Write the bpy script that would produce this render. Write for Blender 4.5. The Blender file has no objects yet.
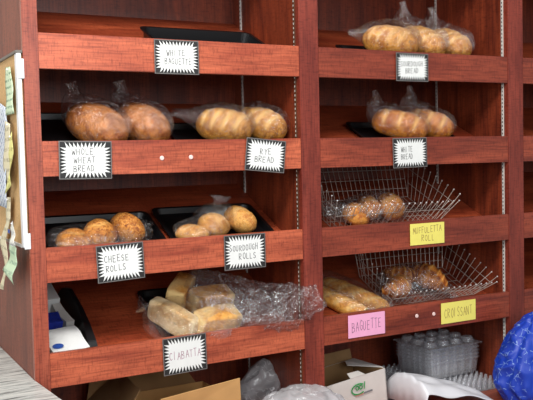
import bpy, bmesh, math, random
from mathutils import Vector, Matrix, noise
PI = math.pi
R = math.radians
rnd = random.Random(7)
sc = bpy.context.scene
col = sc.collection

# ------------------------------------------------------------------ measures (metres)
XA, XB, XC, XD, XE, XF = 0.0, 0.0511, 1.0585, 1.1476, 2.1663, 2.2612
ZT = [0.4886, 0.1291, -0.2288, -0.5881]          # tops of the four front rails
RH = 0.11875
DEPTH = 0.565
SL = 0.48                                         # slope of the shelves
TILT = math.atan(SL)
DECK = -1.04
COUNTER = -0.672

def srel(y):
    return 0.17 - SL * (DEPTH - y)

# ------------------------------------------------------------------ materials
def srgb(r, g, b):
    f = lambda c: (c / 255 / 12.92) if c / 255 <= 0.04045 else ((c / 255 + 0.055) / 1.055) ** 2.4
    return (f(r), f(g), f(b), 1)

def newmat(name):
    m = bpy.data.materials.new(name)
    m.use_nodes = True
    nt = m.node_tree
    nt.nodes.clear()
    out = nt.nodes.new('ShaderNodeOutputMaterial')
    return m, nt, out

def N(nt, typ, **kw):
    n = nt.nodes.new(typ)
    for k, v in kw.items():
        if k in n.inputs.keys():
            n.inputs[k].default_value = v
        else:
            setattr(n, k, v)
    return n

def ramp(nt, fac, stops):
    r = nt.nodes.new('ShaderNodeValToRGB')
    e = r.color_ramp.elements
    while len(e) < len(stops):
        e.new(0.5)
    for i, (p, c) in enumerate(stops):
        e[i].position = p
        e[i].color = c
    nt.links.new(fac, r.inputs['Fac'])
    return r.outputs['Color']

def mixc(nt, fac, a, b, mode='MIX'):
    m = nt.nodes.new('ShaderNodeMix')
    m.data_type = 'RGBA'
    m.blend_type = mode
    for sock, v in ((m.inputs[0], fac), (m.inputs[6], a), (m.inputs[7], b)):
        if hasattr(v, 'is_linked'):
            nt.links.new(v, sock)
        else:
            sock.default_value = v
    return m.outputs[2]

def coords(nt, scale, rot=(0, 0, 0)):
    tc = nt.nodes.new('ShaderNodeTexCoord')
    mp = nt.nodes.new('ShaderNodeMapping')
    mp.inputs['Scale'].default_value = scale
    mp.inputs['Rotation'].default_value = rot
    nt.links.new(tc.outputs['Object'], mp.inputs['Vector'])
    return mp.outputs['Vector']

def plain(name, c, rough=0.5, metal=0.0, spec=0.5, var=0.0, vscale=30, bump=0.0):
    m, nt, out = newmat(name)
    b = N(nt, 'ShaderNodeBsdfPrincipled', Roughness=rough, Metallic=metal)
    b.inputs['Specular IOR Level'].default_value = spec
    v = coords(nt, (1, 1, 1))
    no = N(nt, 'ShaderNodeTexNoise', Scale=vscale, Detail=4.0)
    nt.links.new(v, no.inputs['Vector'])
    dark = tuple(x * (1 - var) for x in c[:3]) + (1,)
    lite = tuple(min(1, x * (1 + var)) for x in c[:3]) + (1,)
    nt.links.new(ramp(nt, no.outputs['Fac'], [(0.3, dark), (0.7, lite)]), b.inputs['Base Color'])
    if bump:
        bp = N(nt, 'ShaderNodeBump', Strength=bump, Distance=0.004)
        nt.links.new(no.outputs['Fac'], bp.inputs['Height'])
        nt.links.new(bp.outputs['Normal'], b.inputs['Normal'])
    nt.links.new(b.outputs[0], out.inputs[0])
    return m

def wood(name, axis, a, bcol, rough=0.36, tick=0.55):
    """red-stained cherry veneer; axis = direction of the grain"""
    m, nt, out = newmat(name)
    s = [1.0, 1.0, 1.0]
    big, fine = 9.0, 90.0
    s1 = [big] * 3; s1[axis] = big * 0.16
    s2 = [fine * 1.9] * 3; s2[axis] = fine * 0.10
    s3 = [34.0] * 3; s3[axis] = 150.0
    n1 = N(nt, 'ShaderNodeTexNoise', Scale=1.0, Detail=5.0, Distortion=1.4)
    nt.links.new(coords(nt, s1), n1.inputs['Vector'])
    n2 = N(nt, 'ShaderNodeTexNoise', Scale=1.0, Detail=3.0, Distortion=0.3)
    nt.links.new(coords(nt, s2), n2.inputs['Vector'])
    n3 = N(nt, 'ShaderNodeTexNoise', Scale=1.0, Detail=6.0, Roughness=0.7)
    nt.links.new(coords(nt, s3), n3.inputs['Vector'])
    c = ramp(nt, n1.outputs['Fac'], [(0.32, a), (0.68, bcol)])
    g = ramp(nt, n2.outputs['Fac'], [(0.34, (tick, tick * 0.9, tick * 0.9, 1)), (0.56, (1, 1, 1, 1))])
    c2 = mixc(nt, 0.8, c, g, 'MULTIPLY')
    g3 = ramp(nt, n3.outputs['Fac'], [(0.34, (0.45, 0.38, 0.38, 1)), (0.48, (1, 1, 1, 1)), (0.7, (1.12, 1.16, 1.16, 1))])
    c3 = mixc(nt, 0.7, c2, g3, 'MULTIPLY')
    b = N(nt, 'ShaderNodeBsdfPrincipled', Roughness=rough)
    b.inputs['Specular IOR Level'].default_value = 0.45
    b.inputs['Coat Weight'].default_value = 0.12
    b.inputs['Coat Roughness'].default_value = 0.25
    nt.links.new(c3, b.inputs['Base Color'])
    bp = N(nt, 'ShaderNodeBump', Strength=0.12, Distance=0.002)
    nt.links.new(n2.outputs['Fac'], bp.inputs['Height'])
    nt.links.new(bp.outputs['Normal'], b.inputs['Normal'])
    nt.links.new(b.outputs[0], out.inputs[0])
    return m

WA, WB = srgb(150, 64, 44), srgb(206, 106, 72)
M_RAIL = wood('cherry_rail', 0, WA, WB)
M_STILE = wood('cherry_stile', 2, srgb(112, 42, 32), srgb(146, 62, 46))
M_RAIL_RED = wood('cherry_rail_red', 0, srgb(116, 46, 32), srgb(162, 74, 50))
M_STILE_PALE = wood('cherry_stile_pale', 2, srgb(134, 58, 42), srgb(172, 86, 62))
M_PANEL = wood('cherry_panel', 2, srgb(94, 36, 22), srgb(146, 64, 36), rough=0.42)
M_SHELF = wood('cherry_shelf', 0, srgb(136, 54, 32), srgb(182, 86, 52), rough=0.4)
M_OUTER = wood('cherry_outer', 2, srgb(108, 48, 32), srgb(140, 70, 48), rough=0.6)
M_ZINC = plain('zinc', srgb(225, 222, 215), 0.4, 0.2, var=0.1)
M_BLACK = plain('black_plastic', srgb(14, 14, 16), 0.32, spec=0.5)
M_BRONZE = plain('bronze_strip', srgb(96, 62, 44), 0.45, 0.3, var=0.1)
M_SLOT = plain('slot_shadow', srgb(30, 24, 22), 0.8)
M_WHITE = plain('white_card', srgb(228, 230, 228), 0.6, var=0.03)
M_INKBG = plain('printed_black', srgb(34, 33, 34), 0.5, var=0.2)
M_SLEEVE = plain('sleeve_grey', srgb(110, 106, 104), 0.3, var=0.1)
M_INK = plain('ink_black', srgb(46, 44, 48), 0.7)
M_INKP = plain('ink_purple', srgb(165, 110, 135), 0.7)
M_INKO = plain('ink_olive', srgb(148, 118, 70), 0.7)
M_INKG = plain('ink_grey', srgb(128, 92, 118), 0.7)
M_YEL = plain('yellow_card', srgb(238, 226, 112), 0.7, var=0.03)
M_PINK = plain('pink_card', srgb(242, 172, 208), 0.7, var=0.03)
M_BUTTON = plain('screw_button', srgb(236, 206, 200), 0.5)
M_WIRE = plain('wire_steel', srgb(178, 166, 156), 0.4, 0.35, var=0.05)
M_TIP = plain('wire_tip', srgb(225, 222, 220), 0.3, 0.4)
M_CARD = plain('cardboard', srgb(204, 158, 100), 0.85, var=0.08, vscale=12)
M_CARDD = plain('cardboard_brown', srgb(146, 112, 72), 0.85, var=0.1, vscale=12)
M_BOXW = plain('box_white', srgb(214, 208, 202), 0.7, var=0.05, vscale=14)
M_GREEN = plain('print_green', srgb(48, 160, 84), 0.6)
M_REDP = plain('print_red', srgb(196, 130, 120), 0.6)
M_GREYP = plain('print_grey', srgb(120, 120, 124), 0.6)
M_BLUE = plain('print_blue', srgb(40, 78, 160), 0.5)
M_CLOTH = plain('blue_cloth', srgb(22, 44, 150), 0.7, var=0.3, vscale=40, bump=0.4)
M_LPANEL = plain('lamp_panel', srgb(235, 235, 235), 0.5)
M_WALL = plain('wall_paint', srgb(196, 190, 180), 0.9, var=0.03)
M_FLOOR = plain('floor_tile', srgb(150, 140, 128), 0.5, var=0.1)
M_CORK = plain('cork', srgb(200, 162, 112), 0.9, var=0.18, vscale=160)
M_FRAMEW = plain('frame_white', srgb(222, 222, 226), 0.35, var=0.03)
M_FRAMEG = plain('frame_grey', srgb(104, 98, 92), 0.5)
M_SHEETW = plain('white_plastic', srgb(226, 226, 230), 0.42, var=0.03, vscale=8)

def lined(name, base, line, sc_, ang=0.0):
    m, nt, out = newmat(name)
    w = N(nt, 'ShaderNodeTexWave', Scale=sc_, Distortion=0.6)
    w.wave_type = 'BANDS'; w.bands_direction = 'Z'
    nt.links.new(coords(nt, (1, 1, 1), (ang, 0, 0)), w.inputs['Vector'])
    no = N(nt, 'ShaderNodeTexNoise', Scale=90.0)
    nt.links.new(coords(nt, (1, 1, 1)), no.inputs['Vector'])
    f = ramp(nt, w.outputs['Fac'], [(0.15, (1, 1, 1, 1)), (0.4, (0, 0, 0, 1))])
    f2 = mixc(nt, 1.0, f, ramp(nt, no.outputs['Fac'], [(0.45, (0, 0, 0, 1)), (0.52, (1, 1, 1, 1))]), 'MULTIPLY')
    b = N(nt, 'ShaderNodeBsdfPrincipled', Roughness=0.8)
    nt.links.new(mixc(nt, f2, base, line), b.inputs['Base Color'])
    nt.links.new(b.outputs[0], out.inputs[0])
    return m
M_P_BLUE = lined('paper_lined', srgb(206, 212, 220), srgb(120, 134, 170), 16, 0.5)
M_P_GREEN = lined('paper_green', srgb(206, 222, 190), srgb(130, 160, 130), 14)
M_P_YEL = lined('paper_yellow', srgb(226, 220, 142), srgb(190, 180, 110), 9)
M_P_CREAM = lined('paper_cream', srgb(222, 212, 180), srgb(180, 170, 140), 9)
M_P_MINT = lined('paper_mint', srgb(196, 216, 184), srgb(150, 176, 150), 9)
M_P_WHITE = lined('paper_white', srgb(226, 224, 214), srgb(190, 190, 190), 9)

def granite():
    m, nt, out = newmat('granite')
    v = coords(nt, (4.0, 42.0, 42.0), (0, 0, R(-14)))
    n1 = N(nt, 'ShaderNodeTexNoise', Scale=1.6, Detail=8.0, Roughness=0.7, Distortion=0.8)
    nt.links.new(v, n1.inputs['Vector'])
    c = ramp(nt, n1.outputs['Fac'], [(0.34, srgb(58, 62, 66)), (0.42, srgb(138, 142, 140)), (0.50, srgb(190, 194, 190)), (0.7, srgb(220, 220, 214))])
    b = N(nt, 'ShaderNodeBsdfPrincipled', Roughness=0.3)
    nt.links.new(c, b.inputs['Base Color'])
    nt.links.new(b.outputs[0], out.inputs[0])
    return m
M_GRAN = granite()

def bread(name, dark, mid, pale, speck=None, flour=0.35, nscale=26):
    """crust; the 'tone' attribute marks where the crust is split open or cut"""
    m, nt, out = newmat(name)
    v = coords(nt, (1, 1, 1))
    n1 = N(nt, 'ShaderNodeTexNoise', Scale=float(nscale), Detail=5.0, Roughness=0.6)
    nt.links.new(v, n1.inputs['Vector'])
    n2 = N(nt, 'ShaderNodeTexNoise', Scale=nscale * 5.0, Detail=4.0, Roughness=0.7)
    nt.links.new(v, n2.inputs['Vector'])
    c = ramp(nt, n1.outputs['Fac'], [(0.40, dark), (0.58, mid)])
    dk = tuple(x * 0.55 for x in dark[:3]) + (1,)
    n4 = N(nt, 'ShaderNodeTexNoise', Scale=nscale * 2.2, Detail=6.0, Roughness=0.75, Distortion=1.0)
    nt.links.new(v, n4.inputs['Vector'])
    c = mixc(nt, ramp(nt, n4.outputs['Fac'], [(0.36, (0.75, 0.75, 0.75, 1)), (0.47, (0, 0, 0, 1))]), c, dk)
    c = mixc(nt, ramp(nt, n2.outputs['Fac'], [(0.5, (0, 0, 0, 1)), (0.66, (flour, flour, flour, 1))]), c, pale)
    at = nt.nodes.new('ShaderNodeAttribute'); at.attribute_name = 'tone'
    c = mixc(nt, at.outputs['Fac'], c, pale)
    if speck:
        n3 = N(nt, 'ShaderNodeTexNoise', Scale=150.0, Detail=1.0)
        nt.links.new(v, n3.inputs['Vector'])
        c = mixc(nt, ramp(nt, n3.outputs['Fac'], [(0.60, (0, 0, 0, 1)), (0.66, (1, 1, 1, 1))]), c, speck)
    b = N(nt, 'ShaderNodeBsdfPrincipled', Roughness=0.55)
    b.inputs['Specular IOR Level'].default_value = 0.3
    nt.links.new(c, b.inputs['Base Color'])
    bp = N(nt, 'ShaderNodeBump', Strength=0.7, Distance=0.005)
    nt.links.new(n4.outputs['Fac'], bp.inputs['Height'])
    nt.links.new(bp.outputs['Normal'], b.inputs['Normal'])
    nt.links.new(b.outputs[0], out.inputs[0])
    return m
B_SOUR = bread('crust_sourdough', srgb(178, 104, 34), srgb(224, 156, 66), srgb(244, 202, 130))
B_WHITE = bread('crust_white', srgb(166, 84, 24), srgb(214, 134, 48), srgb(242, 194, 112), flour=0.2)
B_WHEAT = bread('crust_wheat', srgb(140, 74, 28), srgb(190, 116, 50), srgb(226, 164, 92), flour=0.3)
B_RYE = bread('crust_rye', srgb(166, 100, 32), srgb(214, 148, 62), srgb(240, 198, 120), flour=0.35)
B_CHEESE = bread('crust_cheese', srgb(154, 84, 28), srgb(204, 132, 58), srgb(238, 188, 108), speck=srgb(124, 64, 28), flour=0.6, nscale=40)
B_ROLL = bread('crust_roll', srgb(186, 116, 48), srgb(222, 162, 82), srgb(244, 210, 148), flour=0.4, nscale=40)
B_CIAB = bread('crust_ciabatta', srgb(194, 116, 42), srgb(228, 162, 76), srgb(246, 212, 144), flour=0.45, nscale=34)
B_CIABP = bread('ciabatta_side', srgb(222, 170, 104), srgb(240, 204, 146), srgb(248, 226, 182), flour=0.5, nscale=34)
B_CRO = bread('crust_croissant', srgb(150, 72, 20), srgb(206, 126, 48), srgb(242, 186, 100), flour=0.2, nscale=34)
B_BAG = bread('crust_baguette', srgb(192, 118, 40), srgb(228, 164, 72), srgb(246, 214, 146), flour=0.3, nscale=34)
B_MUF = bread('crust_muffuletta', srgb(168, 90, 30), srgb(216, 142, 60), srgb(242, 200, 128), flour=0.4, nscale=34)

def film(name, tint, gloss, haze, bump=0.6, bscale=55.0, rough=0.14, crease=0.38):
    """thin clear polythene: mostly see-through, shiny, slightly milky"""
    m, nt, out = newmat(name)
    t = N(nt, 'ShaderNodeBsdfTransparent', Color=tint)
    g = N(nt, 'ShaderNodeBsdfGlossy', Roughness=rough, Color=(1, 1, 1, 1))
    d = N(nt, 'ShaderNodeBsdfDiffuse', Color=(0.9, 0.9, 0.92, 1))
    v = coords(nt, (1, 1, 1))
    n1 = N(nt, 'ShaderNodeTexNoise', Scale=bscale * 0.42, Detail=2.0, Distortion=2.2)
    n2 = N(nt, 'ShaderNodeTexNoise', Scale=bscale * 0.9, Detail=3.0, Distortion=1.6)
    hs = []
    for q in (n1, n2):
        nt.links.new(v, q.inputs['Vector'])
        s_ = N(nt, 'ShaderNodeMath', operation='SUBTRACT'); s_.inputs[1].default_value = 0.5
        a_ = N(nt, 'ShaderNodeMath', operation='ABSOLUTE')
        nt.links.new(q.outputs['Fac'], s_.inputs[0]); nt.links.new(s_.outputs[0], a_.inputs[0])
        hs.append(a_.outputs[0])
    ad = N(nt, 'ShaderNodeMath', operation='ADD')
    nt.links.new(hs[0], ad.inputs[0]); nt.links.new(hs[1], ad.inputs[1])
    bp = N(nt, 'ShaderNodeBump', Strength=bump, Distance=0.009)
    nt.links.new(ad.outputs[0], bp.inputs['Height'])
    nt.links.new(bp.outputs['Normal'], g.inputs['Normal'])
    lw = N(nt, 'ShaderNodeLayerWeight', Blend=0.35)
    nt.links.new(bp.outputs['Normal'], lw.inputs['Normal'])
    mr = N(nt, 'ShaderNodeMapRange')
    mr.inputs['To Min'].default_value = gloss
    mr.inputs['To Max'].default_value = min(1, gloss + 0.34)
    nt.links.new(lw.outputs['Fresnel'], mr.inputs['Value'])
    cr = N(nt, 'ShaderNodeTexNoise', Scale=bscale * 0.27, Detail=1.5, Distortion=3.0)
    nt.links.new(v, cr.inputs['Vector'])
    sb = N(nt, 'ShaderNodeMath', operation='SUBTRACT'); sb.inputs[1].default_value = 0.5
    nt.links.new(cr.outputs['Fac'], sb.inputs[0])
    ab = N(nt, 'ShaderNodeMath', operation='ABSOLUTE'); nt.links.new(sb.outputs[0], ab.inputs[0])
    mk = N(nt, 'ShaderNodeMapRange')
    mk.inputs['From Min'].default_value = 0.0; mk.inputs['From Max'].default_value = 0.012
    mk.inputs['To Min'].default_value = min(1, haze + crease); mk.inputs['To Max'].default_value = haze
    nt.links.new(ab.outputs[0], mk.inputs['Value'])
    mh = N(nt, 'ShaderNodeMixShader')
    nt.links.new(mk.outputs[0], mh.inputs['Fac'])
    nt.links.new(t.outputs[0], mh.inputs[1]); nt.links.new(d.outputs[0], mh.inputs[2])
    mx = N(nt, 'ShaderNodeMixShader')
    nt.links.new(mr.outputs[0], mx.inputs['Fac'])
    nt.links.new(mh.outputs[0], mx.inputs[1]); nt.links.new(g.outputs[0], mx.inputs[2])
    nt.links.new(mx.outputs[0], out.inputs[0])
    return m
M_FILM = film('polythene', (0.985, 0.985, 0.985, 1), 0.05, 0.0, rough=0.15, bump=0.9, crease=0.34)
M_FILM2 = film('polythene_crinkled', (0.93, 0.93, 0.94, 1), 0.07, 0.01, bump=1.0, bscale=50, rough=0.15, crease=0.6)
M_FILM3 = film('polythene_milky', (0.9, 0.9, 0.93, 1), 0.08, 0.42, bump=0.6, bscale=22, crease=0.4)
M_RIGID = film('rigid_clear', (0.95, 0.96, 0.98, 1), 0.12, 0.26, bump=0.25, bscale=90, rough=0.1, crease=0.15)

def blue_bag_mat():
    m, nt, out = newmat('blue_bag')
    v = coords(nt, (1, 1, 1))
    n1 = N(nt, 'ShaderNodeTexVoronoi', Scale=30.0)
    n1.feature = 'DISTANCE_TO_EDGE'
    n2 = N(nt, 'ShaderNodeTexNoise', Scale=34.0, Detail=2.0)
    nt.links.new(v, n1.inputs['Vector']); nt.links.new(v, n2.inputs['Vector'])
    a = ramp(nt, n1.outputs['Distance'], [(0.0, (1, 1, 1, 1)), (0.035, (0, 0, 0, 1))])
    b_ = ramp(nt, n2.outputs['Fac'], [(0.5, (0, 0, 0, 1)), (0.54, (1, 1, 1, 1))])
    f = mixc(nt, 1.0, a, b_, 'MULTIPLY')
    c = mixc(nt, f, srgb(22, 60, 176), srgb(150, 180, 225))
    b = N(nt, 'ShaderNodeBsdfPrincipled', Roughness=0.45)
    nt.links.new(c, b.inputs['Base Color'])
    nt.links.new(b.outputs[0], out.inputs[0])
    return m
M_BLUEBAG = blue_bag_mat()

# ------------------------------------------------------------------ mesh helpers
def link(name, bm, mat, parent=None, mw=None, smooth=False, mats=None):
    me = bpy.data.meshes.new(name)
    bmesh.ops.recalc_face_normals(bm, faces=bm.faces)
    bm.to_mesh(me); bm.free()
    for m in (mats or [mat]):
        me.materials.append(m)
    if smooth:
        for p in me.polygons:
            p.use_smooth = True
    o = bpy.data.objects.new(name, me)
    col.objects.link(o)
    if parent is not None:
        o.parent = parent
    if mw is not None:
        o.matrix_basis = mw
    return o

def tag(o, label=None, cat=None, group=None, kind=None):
    if label: o['label'] = label
    if cat: o['category'] = cat
    if group: o['group'] = group
    if kind: o['kind'] = kind
    return o

def empty(name, mw=None, loc=None):
    o = bpy.data.objects.new(name, None)
    o.empty_display_size = 0.05
    col.objects.link(o)
    if mw is not None: o.matrix_basis = mw
    if loc is not None: o.location = loc
    return o

def bx(bm, x0, x1, y0, y1, z0, z1, bev=0.0, mi=0):
    r = bmesh.ops.create_cube(bm, size=1.0)
    vs = r['verts']
    for v in vs:
        v.co = Vector(((x0 + x1) / 2 + v.co.x * (x1 - x0), (y0 + y1) / 2 + v.co.y * (y1 - y0), (z0 + z1) / 2 + v.co.z * (z1 - z0)))
    fs = set(f for v in vs for f in v.link_faces)
    for f in fs: f.material_index = mi
    if bev:
        es = list(set(e for v in vs for e in v.link_edges))
        bmesh.ops.bevel(bm, geom=es, offset=bev, segments=2, affect='EDGES')

def box(name, x0, x1, y0, y1, z0, z1, mat, parent=None, bev=0.0, mw=None):
    bm = bmesh.new(); bx(bm, x0, x1, y0, y1, z0, z1, bev)
    return link(name, bm, mat, parent, mw)

def tube(bm, pts, r, seg=6, cap=True):
    pts = [Vector(p) for p in pts]
    rings = []
    n = len(pts)
    for i, p in enumerate(pts):
        d = (pts[min(i + 1, n - 1)] - pts[max(i - 1, 0)]).normalized()
        up = Vector((0, 0, 1)) if abs(d.z) < 0.9 else Vector((1, 0, 0))
        a = d.cross(up).normalized(); b = d.cross(a)
        rr = r[i] if isinstance(r, (list, tuple)) else r
        rings.append([bm.verts.new(p + (a * math.cos(2 * PI * k / seg) + b * math.sin(2 * PI * k / seg)) * rr) for k in range(seg)])
    for i in range(n - 1):
        for k in range(seg):
            bm.faces.new((rings[i][k], rings[i][(k + 1) % seg], rings[i + 1][(k + 1) % seg], rings[i + 1][k]))
    if cap:
        bm.faces.new(rings[0]); bm.faces.new(rings[-1])

def ball(bm, p, r, mi=0):
    q = bmesh.ops.create_icosphere(bm, subdivisions=1, radius=r, matrix=Matrix.Translation(Vector(p)))
    for v in q['verts']:
        for f in v.link_faces: f.material_index = mi

def shelf_mat(row, x, y, lift=0.0, rz=0.0, extra=None):
    """frame standing on the sloping shelf of a row: x along, y up the slope, z off the surface"""
    m = Matrix.Translation(Vector((x, y, ZT[row] + srel(y)))) @ Matrix.Rotation(TILT, 4, 'X') @ Matrix.Translation((0, 0, lift)) @ Matrix.Rotation(rz, 4, 'Z')
    return m @ extra if extra is not None else m

# ------------------------------------------------------------------ world, camera, lamps
w = bpy.data.worlds.new('world'); sc.world = w
w.use_nodes = True
bg = w.node_tree.nodes['Background']
bg.inputs['Color'].default_value = (0.93, 0.96, 1.0, 1)
bg.inputs['Strength'].default_value = 0.38

cam = bpy.data.cameras.new('camera'); co = bpy.data.objects.new('camera', cam); col.objects.link(co)
co.location = (-0.6032, -2.7434, 0.061)
co.rotation_euler = (PI / 2 - 0.0533, 0.0231, -0.502)
cam.sensor_width = 36.0; cam.lens = 55.06; cam.clip_start = 0.05
sc.camera = co

def area(name, loc, target, sx, sy, power, colr=(1, 1, 1)):
    l = bpy.data.lights.new(name, 'AREA'); l.shape = 'RECTANGLE'; l.size = sx; l.size_y = sy
    l.energy = power; l.color = colr
    o = bpy.data.objects.new(name, l); col.objects.link(o); o.location = loc
    d = Vector(target) - Vector(loc)
    o.rotation_euler = d.to_track_quat('-Z', 'Y').to_euler()
    return o
area('ceiling_lamp', (-0.75, -1.9, 2.15), (0.3, 0.2, 0.0), 1.2, 0.6, 104, (1.0, 0.97, 0.93))
area('ceiling_lamp', (1.9, -2.3, 2.15), (1.6, 0.2, 0.0), 1.2, 0.6, 22, (1.0, 0.97, 0.93))
area('window_daylight', (-3.2, -2.6, 0.7), (0.6, 0.0, 0.0), 1.6, 1.8, 62, (0.93, 0.97, 1.0))

area('front_fill', (0.4, -5.2, 0.9), (1.1, 0.0, 0.0), 2.6, 1.5, 58, (0.95, 0.98, 1.0))  # unseen fill light added behind the camera to lift rails and back panel
vs = sc.view_settings
vs.view_transform = 'Standard'; vs.look = 'None'; vs.exposure = 0.06; vs.gamma = 1.0; vs.use_curve_mapping = False
try:
    sc.cycles.transparent_max_bounces = 40
except Exception:
    pass

# ------------------------------------------------------------------ the room
tag(box('floor', -4.0, 5.0, -4.5, 0.97, -1.62, -1.58, M_FLOOR), kind='structure')
tag(box('wall_back', -4.0, 5.0, 0.955, 1.05, -1.58, 2.3, M_WALL), kind='structure')

# ------------------------------------------------------------------ cabinet
cab = empty('display_cabinet', loc=(0, 0, -1.58))
tag(cab, 'built-in cherry wood bread display cabinet with sloping shelves and front rails', 'cabinet')
CI = Matrix.Translation((0, 0, 1.58))
TOPZ = 1.06
XG = 3.30
def cpart(name, x0, x1, y0, y1, z0, z1, mat, bev=0.0, parent=cab):
    return box(name, x0, x1, y0, y1, z0, z1, mat, parent, bev, CI)
for (a, b) in ((XA, XB), (XC, XD), (XE, XF), (XG, XG + 0.09)):
    cpart('stile', a, b, 0.0, 0.022, -1.58, TOPZ, M_STILE if a > 0.1 else M_STILE_PALE, 0.0012)
cpart('header', XA, XG + 0.09, 0.0005, 0.0225, TOPZ - 0.14, TOPZ - 0.0005, M_RAIL)
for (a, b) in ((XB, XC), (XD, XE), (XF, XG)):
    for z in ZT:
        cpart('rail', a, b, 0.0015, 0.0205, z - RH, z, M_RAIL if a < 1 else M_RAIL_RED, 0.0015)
# outer side, dividers
cpart('outer_side_panel', 0.0, 0.018, 0.022, 0.95, -1.58, TOPZ, M_OUTER)
cpart('side_panel', XB - 0.018, XB, 0.022, DEPTH, DECK, TOPZ, M_PANEL)
for a, b in ((XC, XD), (XE, XF), (XG, XG + 0.09)):
    cpart('side_panel', a, a + 0.018, 0.022, DEPTH, DECK, TOPZ, M_PANEL)
    if b < XG: cpart('side_panel', b - 0.018, b, 0.022, DEPTH, DECK, TOPZ, M_PANEL)
cpart('back_panel', 0.019, XG + 0.09, DEPTH, DEPTH + 0.012, -1.58, TOPZ, M_PANEL)
cpart('top_panel', 0.019, XG + 0.09, 0.022, DEPTH, TOPZ - 0.018, TOPZ, M_PANEL)
for (a, b) in ((XB, XC), (XD, XE), (XF, XG)):
    for z in ZT:
        bm = bmesh.new()
        c = []
        for x in (a, b):
            for (y, dz) in ((0.0215, 0), (DEPTH, 0), (DEPTH, -0.018), (0.0215, -0.018)):
                c.append(bm.verts.new((x, y, z + srel(y) + dz)))
        for k in range(4):
            bm.faces.new((c[k], c[(k + 1) % 4], c[4 + (k + 1) % 4], c[4 + k]))
        bm.faces.new(c[:4]); bm.faces.new(c[4:])
        link('shelf', bm, M_SHELF, cab, CI)
cpart('deck', 0.018, XG, -0.38, DEPTH, DECK - 0.03, DECK, M_SHELF, 0.002)
cpart('plinth', 0.018, XG, -0.34, -0.32, -1.58, DECK - 0.03, M_PANEL)
# slotted metal standards, two on every visible side
def standard(x, y, z0, z1, facing, m=None):
    bm = bmesh.new()
    t = 0.004 * facing
    bx(bm, min(x, x + t), max(x, x + t), y - 0.0055, y + 0.0055, z0, z1)
    z = z0 + 0.01
    while z < z1 - 0.01:
        bx(bm, min(x + t, x + t * 1.15), max(x + t, x + t * 1.15), y - 0.0022, y + 0.0022, z, z + 0.008, mi=1)
        z += 0.0175
    link('shelf_standard', bm, M_ZINC, cab, CI, mats=[m or M_ZINC, M_SLOT if m is None else M_ZINC])
for x in (XC, XE, XG):
    for y in (0.032, 0.489):
        standard(x, y, DECK + 0.03, TOPZ - 0.2, -1, M_BRONZE if (x == XC and y < 0.1) else None)
for x in (XB, XD, XF):
    for y in (0.036, 0.489):
        standard(x, y, DECK + 0.03, TOPZ - 0.2, 1)
for (x, z) in ((0.476, 0.064), (0.589, 0.065), (1.623, -0.639), (1.717, -0.641)):
    bm = bmesh.new()
    bmesh.ops.create_cone(bm, cap_ends=True, segments=16, radius1=0.0085, radius2=0.0065, depth=0.003,
                          matrix=Matrix.Translation((x, -0.0005, z)) @ Matrix.Rotation(PI / 2, 4, 'X'))
    o = link('screw_cap', bm, M_BUTTON, cab, CI); o['label'] = 'small round pale screw cap on a red rail'

# ------------------------------------------------------------------ granite worktop at the left
g = empty('granite_counter', loc=(-0.7, -0.5, -1.58))
tag(g, 'grey streaked granite worktop meeting the left end of the wooden shelves', 'counter')
GI = Matrix.Translation((0.7, 0.5, 1.58))
bm = bmesh.new()
wt = [(-1.5, -1.2), (0.085, -1.2), (0.0, -0.0015), (-0.0015, 0.0), (-0.0015, 0.953), (-1.5, 0.953)]
lo = [bm.verts.new((x, y, COUNTER - 0.032)) for x, y in wt]; hi = [bm.verts.new((x, y, COUNTER)) for x, y in wt]
bm.faces.new(lo); bm.faces.new(hi)
for i in range(6):
    j = (i + 1) % 6; bm.faces.new((lo[i], lo[j], hi[j], hi[i]))
link('worktop', bm, M_GRAN, g, GI)
box('counter_base', -1.47, -0.03, -1.1, 0.953, -1.58, COUNTER - 0.032, M_WALL, g, 0, GI)

# ------------------------------------------------------------------ notice board on the outer side
nb = empty('notice_board', loc=(-0.012, 0.4, 0.1))
tag(nb, 'cork notice board in a white frame on the left outer side of the shelves', 'notice board')
NI = Matrix.Translation((0.012, -0.4, -0.1))
by0, by1, bz0, bz1 = 0.012, 0.90, -0.222, 0.418
box('cork', -0.017, -0.001, by0, by1, bz0, bz1, M_CORK, nb, 0, NI)
bm = bmesh.new()
bx(bm, -0.0205, -0.006, by0 - 0.011, by0 + 0.022, bz0, bz1, 0.001)
bx(bm, -0.0205, -0.001, by0 + 0.022, by1, bz0 - 0.003, bz0 + 0.008)
link('frame', bm, M_FRAMEW, nb, NI)
f = box('top_frame', -0.024, -0.001, by0 - 0.011, by1, bz1, bz1 + 0.010, M_FRAMEG, nb, 0.001, NI); f['label'] = 'grey top edge of the frame'
for z0, z1 in ((0.335, 0.40), (-0.228, -0.175)):
    bm = bmesh.new(); bx(bm, -0.0185, 0.002, by0 - 0.0145, by0 - 0.0115, z0, z1, 0.001)
    link('clip', bm, M_FRAMEW, nb, NI)

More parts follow.
